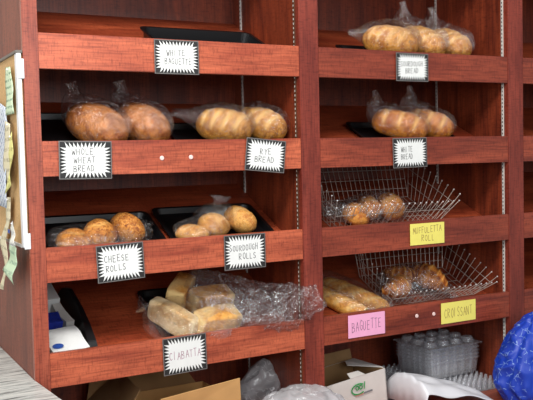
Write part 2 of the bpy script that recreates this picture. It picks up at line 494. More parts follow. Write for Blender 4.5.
def paper(name, pts_l, pts_r, mat, label, cat, curl=0.004, x0=-0.0285):
    """strip between a left and a right run of (y, z) points pinned to the board, waving off it"""
    bm = bmesh.new()
    n = len(pts_l); sub = 5
    def samp(pts, t):
        f_ = t * (n - 1); i = min(int(f_), n - 2); u = f_ - i
        return (pts[i][0] * (1 - u) + pts[i + 1][0] * u, pts[i][1] * (1 - u) + pts[i + 1][1] * u)
    rows = []
    K = (n - 1) * 6
    for k in range(K + 1):
        t = k / K
        a = samp(pts_l, t); b = samp(pts_r, t); r_ = []
        for j in range(sub + 1):
            s = j / sub
            y = a[0] * (1 - s) + b[0] * s; z = a[1] * (1 - s) + b[1] * s
            x = x0 - curl * (t * 1.6) * (1.2 + math.sin(t * 9 + s * 2.0 + x0 * 900)) - curl * 0.6 * s * s
            r_.append(bm.verts.new((x, y, z)))
        rows.append(r_)
    for k in range(K):
        for j in range(sub):
            bm.faces.new((rows[k][j], rows[k][j + 1], rows[k + 1][j + 1], rows[k + 1][j]))
    o = link(name, bm, mat, smooth=True)
    sol = o.modifiers.new('sheet', 'SOLIDIFY'); sol.thickness = 0.0004
    tag(o, label, cat, 'papers pinned to the notice board')
    bm = bmesh.new()
    p = rows and None
    a = pts_l[0]; b = pts_r[0]
    ball(bm, (x0 - curl * 0.4 - 0.002, (a[0] + b[0]) / 2, (a[1] + b[1]) / 2 - 0.008), 0.004)
    link('pin', bm, M_FRAMEW, o)
    return o
paper('pinned_receipt', [(0.145, 0.385), (0.150, 0.30), (0.140, 0.222)], [(0.062, 0.380), (0.02, 0.30), (0.02, 0.222)], M_P_GREEN,
      'narrow pale green printed receipt, topmost of the papers on the cork board', 'receipt', 0.002)
paper('lined_sheet', [(0.40, 0.302), (0.40, 0.1), (0.38, -0.09)], [(0.155, 0.25), (0.122, 0.14), (0.20, -0.10)], M_P_BLUE,
      'large white sheet with slanted blue writing on the cork board', 'sheet of paper', 0.003)
paper('yellow_note', [(0.165, 0.205), (0.190, 0.10), (0.190, 0.0)], [(0.075, 0.19), (0.085, 0.10), (0.115, -0.01)], M_P_CREAM,
      'pale cream note hanging below the green receipt on the cork board', 'note', 0.003, -0.033)
paper('yellow_note', [(0.095, 0.145), (0.088, 0.06), (0.135, -0.050)], [(0.03, 0.165), (0.016, 0.09), (0.055, -0.015)], M_P_YEL,
      'yellow slip hanging beside the white right-hand frame of the cork board', 'note', 0.004, -0.036)
paper('pinned_receipt', [(0.235, -0.062), (0.215, -0.15), (0.335, -0.23), (0.275, -0.31), (0.345, -0.40)],
      [(0.125, -0.058), (0.125, -0.13), (0.235, -0.215), (0.165, -0.30), (0.265, -0.395)], M_P_CREAM,
      'long cream curling receipt strip hanging below the bottom of the cork board', 'receipt', 0.004, -0.030)
paper('pinned_receipt', [(0.15, -0.20), (0.135, -0.25), (0.205, -0.315)], [(0.028, -0.225), (0.022, -0.28), (0.068, -0.352)], M_P_MINT,
      'pale green curling slip hanging over the lower edge of the cork board', 'receipt', 0.005, -0.036)
o = paper('paper_tag', [(0.062, -0.135), (0.085, -0.17), (0.075, -0.215)], [(0.045, -0.135), (0.005, -0.18), (-0.004, -0.215)], M_P_WHITE,
      'small white pointed tag with a blue mark at the lower corner of the board', 'tag', 0.003, -0.043)
bm = bmesh.new(); bx(bm, -0.050, -0.0492, 0.075, 0.105, -0.178, -0.165)
link('blue_mark', bm, M_BLUE, o)

# ------------------------------------------------------------------ hand lettering
GL = {
 'A': [[(0, 0), (.45, 1), (.9, 0)], [(.18, .4), (.72, .4)]],
 'B': [[(0, 0), (0, 1), (.6, .95), (.65, .65), (0, .53), (.72, .45), (.72, .1), (0, 0)]],
 'C': [[(.75, .85), (.4, 1), (.05, .7), (.05, .3), (.4, 0), (.78, .15)]],
 'D': [[(0, 0), (0, 1), (.5, .9), (.78, .5), (.5, .08), (0, 0)]],
 'E': [[(.7, 1), (0, 1), (0, 0), (.7, 0)], [(0, .52), (.55, .52)]],
 'G': [[(.75, .85), (.4, 1), (.05, .7), (.05, .3), (.4, 0), (.75, .15), (.75, .45), (.45, .45)]],
 'H': [[(0, 0), (0, 1)], [(.7, 0), (.7, 1)], [(0, .5), (.7, .5)]],
 'I': [[(.15, 0), (.15, 1)]],
 'K': [[(0, 0), (0, 1)], [(.7, 1), (0, .45), (.7, 0)]],
 'L': [[(0, 1), (0, 0), (.62, 0)]],
 'M': [[(0, 0), (.1, 1), (.45, .35), (.8, 1), (.9, 0)]],
 'N': [[(0, 0), (0, 1), (.7, 0), (.7, 1)]],
 'O': [[(.4, 1), (.05, .75), (.05, .25), (.4, 0), (.75, .25), (.75, .75), (.4, 1)]],
 'Q': [[(.4, 1), (.05, .75), (.05, .25), (.4, 0), (.75, .25), (.75, .75), (.4, 1)], [(.45, .3), (.85, -.08)]],
 'R': [[(0, 0), (0, 1), (.65, .9), (.65, .6), (0, .48), (.72, 0)]],
 'S': [[(.7, .88), (.35, 1), (.05, .78), (.2, .55), (.62, .42), (.7, .15), (.35, 0), (0, .12)]],
 'T': [[(0, 1), (.8, 1)], [(.4, 1), (.4, 0)]],
 'U': [[(0, 1), (.02, .2), (.35, 0), (.68, .2), (.7, 1)]],
 'W': [[(0, 1), (.22, 0), (.45, .7), (.68, 0), (.9, 1)]],
 'Y': [[(0, 1), (.38, .5)], [(.78, 1), (.38, .5), (.36, 0)]],
 'F': [[(.65, 1), (0, 1), (0, 0)], [(0, .52), (.5, .52)]],
}
def write(bm, text, cx, cz, h, width, y, t=0.0016, slope=0.0, jit=0.06):
    """flat pen strokes facing -y"""
    n = len(text)
    adv = 1.0
    wsum = n * adv - 0.2
    sx = width / wsum
    x = 0
    for ch in text:
        if ch != ' ':
            ju, jv, js = rnd.uniform(-jit, jit), rnd.uniform(-jit, jit), rnd.uniform(0.92, 1.08)
            for st in GL[ch]:
                pts = [((x + ju + px * 0.82) * sx - width / 2, (pz * js + jv) * h - h / 2) for px, pz in st]
                for (a, b) in zip(pts[:-1], pts[1:]):
                    d = Vector((b[0] - a[0], b[1] - a[1]))
                    if d.length < 1e-6: continue
                    d.normalize(); nrm = Vector((-d.y, d.x)) * t / 2; e = d * t * 0.4
                    q = [(a[0] - e.x + nrm.x, a[1] - e.y + nrm.y), (b[0] + e.x + nrm.x, b[1] + e.y + nrm.y),
                         (b[0] + e.x - nrm.x, b[1] + e.y - nrm.y), (a[0] - e.x - nrm.x, a[1] - e.y - nrm.y)]
                    bm.faces.new([bm.verts.new((cx + u, y, cz + v + slope * u)) for u, v in q])
        x += adv

def star_card(row, cx, w_, h_, dz, rot, lines, ink, label, ytilt=0.0):
    z = ZT[row] + dz
    e = empty('shelf_label', Matrix.Translation((cx, -0.0045, z)) @ Matrix.Rotation(R(rot), 4, 'Y') @ Matrix.Rotation(R(ytilt), 4, 'X'))
    tag(e, label, 'shelf label', 'starburst bread name cards on the rails')
    box('plastic_sleeve', -w_ / 2, w_ / 2, -0.0012, 0.0, -h_ / 2, h_ / 2, M_SLEEVE, e, 0.0004)
    b_ = 0.0035
    box('printed_border', -w_ / 2 + b_, w_ / 2 - b_, -0.0017, -0.0012, -h_ / 2 + b_, h_ / 2 - b_, M_INKBG, e)
    bm = bmesh.new()
    W2, H2 = w_ / 2 - b_ - 0.001, h_ / 2 - b_ - 0.001
    nx, nz = 11, 8
    IX, IZ = W2 * 0.75, H2 * 0.68
    inner = [bm.verts.new((x_, -0.0021, z_)) for x_, z_ in ((-IX, -IZ), (IX, -IZ), (IX, IZ), (-IX, IZ))]
    bm.faces.new(inner)
    def spike(a, b, t):
        bm.faces.new([bm.verts.new((p[0], -0.0021, p[1])) for p in (a, b, t)])
    for sg in (-1, 1):
        for i in range(nx):
            x0_, x1_ = -IX + 2 * IX * i / nx, -IX + 2 * IX * (i + 1) / nx
            spike((x0_, sg * IZ), (x1_, sg * IZ), ((x0_ + x1_) / 2 * 1.2, sg * H2))
        for i in range(nz):
            z0_, z1_ = -IZ + 2 * IZ * i / nz, -IZ + 2 * IZ * (i + 1) / nz
            spike((sg * IX, z0_), (sg * IX, z1_), (sg * W2, (z0_ + z1_) / 2 * 1.2))
    link('starburst', bm, M_WHITE, e)
    bm = bmesh.new()
    k = len(lines)
    for i, (t, wd, off) in enumerate(lines):
        hz = h_ * (0.15 if k == 3 else 0.17 if k == 2 else 0.2)
        write(bm, t, off * w_, ((k - 1) / 2 - i) * hz * 1.45, hz, wd * w_, -0.0024, slope=0.03, t=0.0018)
    link('lettering', bm, ink, e)
    return e
star_card(0, 0.542, 0.172, 0.122, -0.064, 0, [('WHITE', .42, -.02), ('BAGUETTE', .6, .03)], M_INK,
          'white starburst card reading WHITE BAGUETTE on the top left rail')
star_card(1, 0.196, 0.184, 0.130, -0.066, 1, [('WHOLE', .42, -.05), ('WHEAT', .4, -.02), ('BREAD', .4, -.03)], M_INK,
          'white starburst card reading WHOLE WHEAT BREAD under the brown wheat loaves')
star_card(1, 0.896, 0.172, 0.124, -0.064, 6, [('RYE', .28, .0), ('BREAD', .5, -.02)], M_INK,
          'tilted white starburst card reading RYE BREAD under the rye loaves')
star_card(2, 0.308, 0.172, 0.130, -0.068, -2, [('CHEESE', .52, -.08), ('ROLLS', .42, -.1)], M_INK,
          'white starburst card reading CHEESE ROLLS')
star_card(2, 0.798, 0.176, 0.132, -0.068, 0, [('SOURDOUGH', .68, -.03), ('ROLLS', .42, .06)], M_INK,
          'white starburst card reading SOURDOUGH ROLLS')
star_card(3, 0.541, 0.172, 0.136, -0.067, -1, [('CIABATTA', .72, 0)], M_INKP,
          'white starburst card reading CIABATTA in faint purple on the lowest left rail')
star_card(0, 1.612, 0.172, 0.118, -0.066, 0, [('SOURDOUGH', .68, -.02), ('BREAD', .40, -.02)], M_INK,
          'white starburst card reading SOURDOUGH BREAD on the top right rail')
star_card(1, 1.594, 0.182, 0.126, -0.066, -1, [('WHITE', .34, -.1), ('BREAD', .34, -.1)], M_INK,
          'white starburst card reading WHITE BREAD below the white loaves')
def note_card(row, x0, x1, dz, h_, mat, lines, ink, label, rot=0):
    w_ = x1 - x0
    e = empty('shelf_label', Matrix.Translation(((x0 + x1) / 2, -0.002, ZT[row] + dz)) @ Matrix.Rotation(R(rot), 4, 'Y'))
    tag(e, label, 'shelf label')
    box('card', -w_ / 2, w_ / 2, -0.0012, 0.0, -h_ / 2, h_ / 2, mat, e, 0.0003)
    bm = bmesh.new(); k = len(lines)
    for i, (t, wd, off) in enumerate(lines):
        hz = h_ * (0.27 if k > 1 else 0.42)
        write(bm, t, off * w_, ((k - 1) / 2 - i) * hz * 1.4, hz, wd * w_, -0.0016, slope=0.04, t=0.002)
    link('lettering', bm, ink, e)
note_card(2, 1.590, 1.778, -0.058, 0.092, M_YEL, [('MUFFULETTA', .84, 0), ('ROLL', .38, .02)], M_INKO,
          'bright yellow card reading MUFFULETTA ROLL on the rail under the wire basket')
note_card(3, 1.264, 1.450, -0.056, 0.094, M_PINK, [('BAGUETTE', .8, 0)], M_INKG,
          'pink card reading BAGUETTE on the rail under the baguettes')
note_card(3, 1.755, 1.955, -0.057, 0.092, M_YEL, [('CROISSANT', .8, 0)], M_INKO,
          'bright yellow card reading CROISSANT on the lowest right rail')

# ------------------------------------------------------------------ black trays
def tray(row, x0, x1, y, d, label, h_=0.022, lift=0.0015, rz=0.0, clips=False, yaw=0):
    w_ = x1 - x0
    e = empty('serving_tray', shelf_mat(row, (x0 + x1) / 2, y, lift, R(yaw)))
    tag(e, label, 'tray', 'black trays under the bread')
    bm = bmesh.new()
    def rr(w2, d2, z, r_):
        out = []
        for (sx, sy, a0) in ((1, 1, 0), (-1, 1, 90), (-1, -1, 180), (1, -1, 270)):
            for k in range(5):
                a = R(a0 + 22.5 * k)
                out.append(bm.verts.new((sx * (w2 - r_) + r_ * math.cos(a), sy * (d2 - r_) + r_ * math.sin(a), z)))
        return out
    W2, D2 = w_ / 2, d / 2
    prof = [(W2 - .02, D2 - .02, 0, .02), (W2 - .008, D2 - .008, h_, .028), (W2, D2, h_ + .002, .03), (W2, D2, h_ - .002, .03),
            (W2 - .0105, D2 - .0105, h_ - .003, .028), (W2 - .022, D2 - .022, 0.003, .02)]
    # closed shell: outside up, over the rim, down the inside
    prof = [(W2 - .02, D2 - .02, 0, .02), (W2 - .010, D2 - .010, h_ - .004, .028), (W2, D2, h_ - .004, .03), (W2, D2, h_, .03),
            (W2 - .013, D2 - .013, h_, .028), (W2 - .024, D2 - .024, 0.003, .02)]
    rings = [rr(*p) for p in prof]
    for a, b in zip(rings[:-1], rings[1:]):
        for k in range(20):
            bm.faces.new((a[k], a[(k + 1) % 20], b[(k + 1) % 20], b[k]))
    bm.faces.new(rings[0]); bm.faces.new(rings[-1])
    link('tray_body', bm, M_BLACK, e)
    if clips:
        for cx in (-.02, .012):
            bm = bmesh.new()
            bx(bm, W2 - .06 + cx, W2 - .048 + cx, -D2 - .002, -D2 + .014, h_ - .006, h_ + .004, .001)
            o = link('metal_clip', bm, M_TIP, e); o['label'] = 'small silver clip on the tray rim'
    return e
tray(0, 0.50, 0.985, 0.175, 0.27, 'empty shallow black tray with silver clips on the top left shelf', h_=0.05, clips=True)
tray(1, 0.062, 0.555, 0.235, 0.40, 'black tray under the two brown wheat loaves')
tray(1, 0.60, 1.045, 0.19, 0.30, 'black tray under the two rye loaves')
tray(2, 0.060, 0.535, 0.20, 0.32, 'black tray under the cheese rolls')
tray(2, 0.555, 1.005, 0.21, 0.34, 'black tray under the sourdough rolls')
tray(3, 0.50, 0.80, 0.24, 0.38, 'black tray under the ciabatta pieces')
tray(0, 1.40, 2.05, 0.17, 0.26, 'black tray under the three bagged sourdough loaves on the top shelf')
tray(1, 1.48, 2.00, 0.20, 0.30, 'black tray under the two bagged white loaves')

# ------------------------------------------------------------------ bread
def nz(p, s, k=1.0):
    return noise.noise(Vector(p) * s) * k

def tone_layer(bm):
    return bm.verts.layers.float.new('tone')

def loaf_bm(L, W, H, seed=0, p=2.4, bend=0.0, scores=0, sc_ang=0.6, gr=0.004, lump=0.004, nu=44, nv=28, end_cut=False, cross=False):
    """long loaf lying along x, flat underside at z=0"""
    bm = bmesh.new(); tl = tone_layer(bm)
    rows = []
    off = Vector((seed * 3.7, seed * 1.3, 0))
    for i in range(nu + 1):
        th = PI * i / nu
        u = -math.cos(th)
        rr = (max(0.0, 1 - abs(u) ** p)) ** (1 / 2.0) if 0 < i < nu else 0.0
        ring = []
        for j in range(nv):
            a = 2 * PI * j / nv
            y = W / 2 * rr * math.cos(a); z = H / 2 * rr * math.sin(a)
            z2 = H * 0.5 + z
            x = u * L / 2
            v = Vector((x, y, z2))
            d = 0.0
            up = max(0.0, math.sin(a))
            t = 0.0
            if scores and up > 0:
                for s in range(scores):
                    sx = ((s + 0.5) / scores - 0.5) * L * 0.82
                    q = x - sx - sc_ang * y
                    gsn = math.exp(-(q / 0.0075) ** 2) * min(1, up * 2.2)
                    d -= gr * gsn
                    d += gr * 0.7 * math.exp(-((q - 0.013) / 0.007) ** 2) * up
                    t = max(t, gsn * 0.8)
            d += noise.noise((v + off) * 18) * lump + noise.noise((v + off) * 55) * lump * 0.35
            nrm = Vector((0.3 * u, math.cos(a), math.sin(a))).normalized()
            v += nrm * d * (1 if rr > 0 else 0)
            if v.z < H * 0.16: v.z = H * 0.16 + (v.z - H * 0.16) * 0.25
            v.z -= H * 0.12
            v.y += bend * (1 - u * u) 
            if end_cut and v.x > L * 0.40:
                v.x = L * 0.40; t = 1.0
            vv = bm.verts.new(v); vv[tl] = t
            ring.append(vv)
        rows.append(ring)
    for i in range(nu):
        for j in range(nv):
            a, b, c, d = rows[i][j], rows[i][(j + 1) % nv], rows[i + 1][(j + 1) % nv], rows[i + 1][j]
            bm.faces.new((a, b, c, d))
    bmesh.ops.remove_doubles(bm, verts=bm.verts, dist=1e-5)
    zmin = min(v.co.z for v in bm.verts)
    for v in bm.verts: v.co.z -= zmin
    return bm

def roll_bm(w_, d_, h_, seed, lump=0.004, slash=True):
    bm = bmesh.new(); tl = tone_layer(bm)
    bmesh.ops.create_icosphere(bm, subdivisions=4, radius=1.0)
    off = Vector((seed * 2.1, seed * 5.3, seed))
    for v in bm.verts:
        n = v.co.copy()
        p = Vector((n.x * w_ / 2, n.y * d_ / 2, n.z * h_ / 2 * (1.0 if n.z > 0 else 0.75)))
        k = noise.noise((p + off) * 22) * lump + noise.noise((p + off) * 70) * lump * 0.35
        t = 0.0
        if slash and n.z > 0.1:
            g_ = math.exp(-((n.y + 0.25 * math.sin(n.x * 3 + seed)) / 0.12) ** 2) * n.z
            k -= g_ * 0.004; t = g_ * 0.6
        v.co = p + n * k; v[tl] = t
    zmin = min(v.co.z for v in bm.verts)
    for v in bm.verts:
        v.co.z -= zmin
        if v.co.z < h_ * 0.08: v.co.z = v.co.z * 0.3
    return bm

def ciabatta_bm(L, W, H, seed):
    bm = bmesh.new(); tl = tone_layer(bm)
    bmesh.ops.create_cube(bm, size=1.0)
    bmesh.ops.subdivide_edges(bm, edges=bm.edges, cuts=9, use_grid_fill=True)
    off = Vector((seed * 2.1, seed * 5.3, seed))
    for v in bm.verts:
        n = v.co * 2
        m_ = max(abs(n.x), abs(n.y), abs(n.z))
        l8 = (abs(n.x) ** 11 + abs(n.y) ** 11 + abs(n.z) ** 11) ** (1 / 11)
        q = n / l8
        p = Vector((q.x * L / 2, q.y * W / 2 * (1 + 0.05 * math.sin(n.x * 4 + seed)), q.z * H / 2 * (1 - 0.12 * n.x * n.x)))
        k = noise.noise((p + off) * 20) * 0.0035 + noise.noise((p + off) * 60) * 0.0015
        v.co = p + q.normalized() * k
        v[tl] = max(0.0, min(0.8, 0.12 + 1.4 * noise.noise((p + off) * 14)))
        if abs(n.x) > 0.9: v[tl] = 0.9
    zmin = min(v.co.z for v in bm.verts)
    for v in bm.verts: v.co.z -= zmin
    return bm

def croissant_bm(L, T, arc, seed):
    """crescent with rolled ridges, lying in xy"""
    bm = bmesh.new(); tl = tone_layer(bm)
    nu, nv = 54, 20
    rad = L / arc
    rows = []
    for i in range(nu + 1):
        u = -1 + 2 * i / nu
        a = u * arc / 2
        c = Vector((rad * math.sin(a), rad * math.cos(a) - rad, 0))
        tdir = Vector((math.cos(a), -math.sin(a), 0)); nrm = Vector((math.sin(a), math.cos(a), 0))
        base = T / 2 * (1 - abs(u) ** 1.7 * 0.72) if 0 < i < nu else T * 0.02
        ph = (abs(u) * 4.2) % 1.0
        base *= 1 + 0.16 * (1 - ph) - 0.06
        ring = []
        for j in range(nv):
            b = 2 * PI * j / nv
            r_ = base * (1 + 0.05 * noise.noise(Vector((u * 5, b, seed))))
            v = c + nrm * r_ * math.cos(b) + Vector((0, 0, 1)) * r_ * math.sin(b)
            vv = bm.verts.new(v); vv[tl] = 0.75 * max(0, 1 - ph * 4) * (0.5 + 0.5 * math.sin(b))
            ring.append(vv)
        rows.append(ring)
    for i in range(nu):
        for j in range(nv):
            bm.faces.new((rows[i][j], rows[i][(j + 1) % nv], rows[i + 1][(j + 1) % nv], rows[i + 1][j]))
    bm.faces.new(rows[0]); bm.faces.new(rows[-1])
    zmin = min(v.co.z for v in bm.verts)
    for v in bm.verts: v.co.z -= zmin
    return bm

def bag_bm(secs, seed, amp=0.006, nv=56, sub=7, kx=38, folds=9, e=0.82):
    """film bag lofted through sections (x, y, z, half width, half height)"""
    bm = bmesh.new()
    S = []
    n = len(secs)
    for i in range(n - 1):
        p0 = secs[max(i - 1, 0)]; p1 = secs[i]; p2 = secs[i + 1]; p3 = secs[min(i + 2, n - 1)]
        for k in range(sub):
            t = k / sub
            S.append(tuple(0.5 * ((2 * b) + (-a + c) * t + (2 * a - 5 * b + 4 * c - d) * t * t + (-a + 3 * b - 3 * c + d) * t ** 3)
                           for a, b, c, d in zip(p0, p1, p2, p3)))
    S.append(secs[-1])
    m_ = len(S)
    rows = []
    for i, s in enumerate(S):
        a_ = S[max(i - 1, 0)]; b_ = S[min(i + 1, m_ - 1)]
        d = (Vector(b_[:3]) - Vector(a_[:3])).normalized()
        side = Vector((0, 0, 1)).cross(d)
        side = Vector((0, 1, 0)) if side.length < 0.2 else side.normalized()
        if side.y < 0: side = -side
        up = d.cross(side)
        if up.z < 0 and abs(up.z) > 0.05: up = -up
        rw, rh = max(s[3], 0.0015), max(s[4], 0.0015)
        ring = []
        for j in range(nv):
            b = 2 * PI * j / nv
            cb, sb = math.cos(b), math.sin(b)
            cb2 = math.copysign(abs(cb) ** e, cb); sb2 = math.copysign(abs(sb) ** e, sb)
            p = Vector(s[:3]) + side * rw * cb2 + up * rh * sb2
            q = p * 1.0 + Vector((seed * 4.1, seed, 0))
            rid = 1 - 2 * abs(noise.noise(q * kx))
            rid2 = 1 - 2 * abs(noise.noise(q * kx * 2.4 + Vector((5, 5, 5))))
            f_ = math.sin(b * folds + 3 * noise.noise(q * 12) + seed) * 0.5
            w_ = amp * (0.55 * rid + 0.35 * rid2 + 0.35 * f_)
            rad = (side * cb + up * sb)
            p = p + rad * max(w_ + amp * 0.25, -min(rw, rh) * 0.7)
            ring.append(bm.verts.new(p))
        rows.append(ring)
    for i in range(m_ - 1):
        for j in range(nv):
            bm.faces.new((rows[i][j], rows[i][(j + 1) % nv], rows[i + 1][(j + 1) % nv], rows[i + 1][j]))
    bm.faces.new(rows[0])
    return bm

def bag_for(L, W, H, tail, seed, parent, side=1, amp=0.006, mat=M_FILM, name='plastic_bag', loose=1.0, tw=0.026):
    """bag over a loaf that lies along x; tail = (dx, dz) of the gathered end; side=+1 puts it at +x"""
    s = side; m = 0.005 * loose
    secs = [(-s * (L / 2 + .006), 0, H * .46, W * .05, H * .05),
            (-s * (L / 2 - .004), 0, H * .48, W * .22, H * .22),
            (-s * L * .36, 0, H * .5, W * .38 + m, H * .40 + m),
            (-s * L * .18, 0, H * .5, W * .475 + m, H * .47 + m),
            (0, 0, H * .5, W / 2 + m, H / 2 + m * .6),
            (s * L * .18, 0, H * .5, W * .475 + m, H * .48 + m)]
    tx, tz = tail
    k = max(0.0, tz)
    secs += [(s * L * .36, 0, H * .52 + k * .22, W * .36 + m, H * .40 + k * .22),
             (s * (L * .48 + tx * .2), 0, H * .58 + tz * .55, W * .23, H * .24 + k * .14),
             (s * (L * .5 + tx * .6), 0, H * .62 + tz * .9, W * .12, H * .12),
             (s * (L * .5 + .01 + tx), 0, H * .64 + tz * 1.2, tw, .007)]
    return link(name, bag_bm(secs, seed, amp, nv=64, sub=8, e=1.0), mat, parent, smooth=True)

def loaf(row, x, y, yaw, L, W, H, mat, label, group, tail, seed, side=1, scores=4, lift=0.006, amp=0.005, ang=0.6, roll=0.0, p=2.4, loose=1.0, film_=M_FILM, tw=0.026, pitch=0.0):
    o = link('bread_loaf', loaf_bm(L, W, H, seed, scores=scores, sc_ang=ang, p=p), mat, None,
             shelf_mat(row, x, y, lift, R(yaw), Matrix.Rotation(R(pitch), 4, 'Y') @ Matrix.Rotation(R(roll), 4, 'X')), smooth=True)
    tag(o, label, 'bread', group)
    b = bag_for(L, W, H, tail, seed, o, side, amp, film_, loose=loose, tw=tw)
    b['label'] = 'clear crinkled plastic bag'
    return o

# top right shelf: three sourdough loaves
loaf(0, 1.60, 0.165, 160, 0.250, 0.160, 0.145, B_SOUR, 'golden sourdough loaf in a clear bag, leftmost of the three on the top right shelf',
     'sourdough loaves in bags', (.055, -.02), 1, scores=4, ang=0.9, loose=1.4, lift=0.03)
loaf(0, 1.795, 0.19, 122, 0.230, 0.150, 0.140, B_SOUR, 'golden sourdough loaf in a peaked clear bag, middle of the top right three',
     'sourdough loaves in bags', (.015, .095), 2, scores=4, ang=0.7, loose=1.4, lift=0.03)
loaf(0, 1.955, 0.19, 118, 0.220, 0.140, 0.135, B_SOUR, 'golden sourdough loaf in a clear bag, rightmost of the three on the top right shelf',
     'sourdough loaves in bags', (.015, .085), 3, scores=4, ang=0.7, loose=1.4, lift=0.03)
# second right shelf: two white loaves
loaf(1, 1.655, 0.175, 142, 0.250, 0.135, 0.130, B_WHITE, 'shiny golden white loaf in a clear bag, the one directly above the WHITE BREAD card',
     'white loaves in bags', (.01, .075), 4, scores=3, ang=0.15, loose=1.0, p=3.2, lift=0.03)
loaf(1, 1.835, 0.19, 136, 0.225, 0.130, 0.125, B_WHITE, 'shiny golden white loaf in a clear bag, beside the metal strip of the right bay',
     'white loaves in bags', (.01, .095), 5, scores=3, ang=0.15, loose=1.0, p=3.2, lift=0.03)
# second left shelf: two wheat, two rye
loaf(1, 0.283, 0.170, 120, 0.255, 0.172, 0.150, B_WHEAT, 'dark brown wheat loaf in a clear bag nearest the corner of the shelves',
     'whole wheat loaves in bags', (.012, .065), 6, scores=0, loose=1.0, lift=0.026)
loaf(1, 0.458, 0.18, 116, 0.245, 0.160, 0.150, B_WHEAT, 'dark brown wheat loaf in a clear bag, between the other wheat loaf and the rye',
     'whole wheat loaves in bags', (.012, .07), 7, scores=0, loose=1.0, lift=0.026)
loaf(1, 0.790, 0.165, 156, 0.225, 0.150, 0.140, B_RYE, 'golden rye loaf in a clear bag, beside the brown wheat loaves',
     'rye loaves in bags', (.09, -.01), 8, scores=4, ang=0.5, loose=1.0, lift=0.028)
loaf(1, 0.965, 0.185, 135, 0.215, 0.135, 0.135, B_RYE, 'golden rye loaf in a clear bag against the side panel above the RYE BREAD card',
     'rye loaves in bags', (.02, .0), 9, scores=4, ang=0.5, loose=1.0, lift=0.028)

def bagroll(name, row, x, y, w_, d_, h_, mat, label, cat, group, seed, yaw=0, pitch=0, rollx=0, lift=0.008, slash=True, lump=0.004):
    o = link(name, roll_bm(w_, d_, h_, seed, lump, slash), mat, None,
             shelf_mat(row, x, y, lift, R(yaw), Matrix.Rotation(R(pitch), 4, 'Y') @ Matrix.Rotation(R(rollx), 4, 'X')), smooth=True)
    return tag(o, label, cat, group)
G_CH = 'cheese rolls on the black tray'
bagroll('cheese_roll', 2, 0.176, 0.14, 0.120, 0.115, 0.085, B_CHEESE, 'brown speckled cheese roll, lowest and leftmost of the three', 'bread roll', G_CH, 1, lift=0.010)
bagroll('cheese_roll', 2, 0.278, 0.155, 0.122, 0.130, 0.112, B_CHEESE, 'brown speckled cheese roll in the middle of the three', 'bread roll', G_CH, 2, lift=0.012)
bagroll('cheese_roll', 2, 0.385, 0.165, 0.098, 0.155, 0.118, B_CHEESE, 'brown speckled cheese roll, tallest and rightmost of the three', 'bread roll', G_CH, 3, yaw=28, lift=0.016, slash=False)
secs = [(-.19, 0, .02, .02, .015), (-.16, 0, .03, .07, .028), (-.08, .0, .036, .078, .034), (.02, 0, .038, .082, .036), (.10, 0.01, .04, .08, .038), (.155, .02, .045, .05, .035), (.17, .04, .05, .02, .02), (.185, .06, .06, .035, .006)]
tag(link('plastic_bag', bag_bm(secs, 21, 0.007), M_FILM, None, shelf_mat(2, 0.281, 0.145, 0.010), smooth=True),
    'clear plastic bag wrapped around the cheese rolls', 'plastic bag', 'clear bags of rolls')
G_SR = 'sourdough rolls on the black tray'
bagroll('sourdough_roll', 2, 0.640, 0.14, 0.135, 0.085, 0.074, B_ROLL, 'oval sourdough roll lying lowest at the left of its bag', 'bread roll', G_SR, 4, yaw=-8, lift=0.008)
bagroll('sourdough_roll', 2, 0.742, 0.17, 0.130, 0.095, 0.100, B_ROLL, 'oval sourdough roll in the middle of the bag of three', 'bread roll', G_SR, 5, yaw=-25, lift=0.012)
bagroll('sourdough_roll', 2, 0.858, 0.175, 0.095, 0.150, 0.112, B_ROLL, 'paler oval sourdough roll at the right, tipped up towards the front', 'bread roll', G_SR, 6, yaw=30, lift=0.020)
secs = [(-.17, 0, .02, .02, .012), (-.14, 0, .03, .05, .025), (-.06, 0, .036, .07, .034), (.0, .03, .055, .07, .052), (.035, .06, .085, .05, .04), (.04, .08, .105, .02, .012), (.045, .095, .125, .04, .005)]
tag(link('plastic_bag', bag_bm(secs, 22, 0.007), M_FILM, None, shelf_mat(2, 0.745, 0.155, 0.012), smooth=True),
    'clear plastic bag with a peaked knot around the sourdough rolls', 'plastic bag', 'clear bags of rolls')

# ciabatta
def slab(x, y, yaw, L, W, H, label, seed, mat=B_CIAB, pitch=0, rollx=0, lift=0.008):
    o = link('ciabatta', ciabatta_bm(L, W, H, seed), mat, None,
             shelf_mat(3, x, y, lift, R(yaw), Matrix.Rotation(R(pitch), 4, 'Y') @ Matrix.Rotation(R(rollx), 4, 'X')), smooth=True)
    tag(o, label, 'bread', 'ciabatta pieces in the bag')
slab(0.710, 0.110, 6, 0.185, 0.090, 0.100, 'golden ciabatta piece lying lengthwise at the front right of the bag', 1, lift=0.024)
slab(0.556, 0.165, 122, 0.215, 0.050, 0.105, 'pale floury ciabatta piece at the left, its flat side showing', 2, mat=B_CIABP, lift=0.014)
slab(0.735, 0.225, 4, 0.180, 0.085, 0.105, 'darker golden ciabatta piece lying behind the front one', 3, lift=0.030)
slab(0.635, 0.290, 50, 0.170, 0.075, 0.110, 'golden ciabatta piece at the back of the bag, pointing up', 4, lift=0.030)
secs = [(.175, -.03, .05, .02, .02), (.165, -.02, .05, .09, .05), (.08, -.01, .058, .135, .062), (0, 0, .060, .140, .066), (-.08, .0, .060, .130, .062), (-.145, .03, .058, .09, .055), (-.172, .06, .066, .04, .03), (-.185, .075, .075, .02, .012), (-.215, .09, .085, .055, .008)]
tag(link('plastic_bag', bag_bm(secs, 23, 0.006), M_FILM, None, shelf_mat(3, 0.655, 0.165, 0.004), smooth=True),
    'clear plastic bag wrapped around the ciabatta pieces', 'plastic bag')
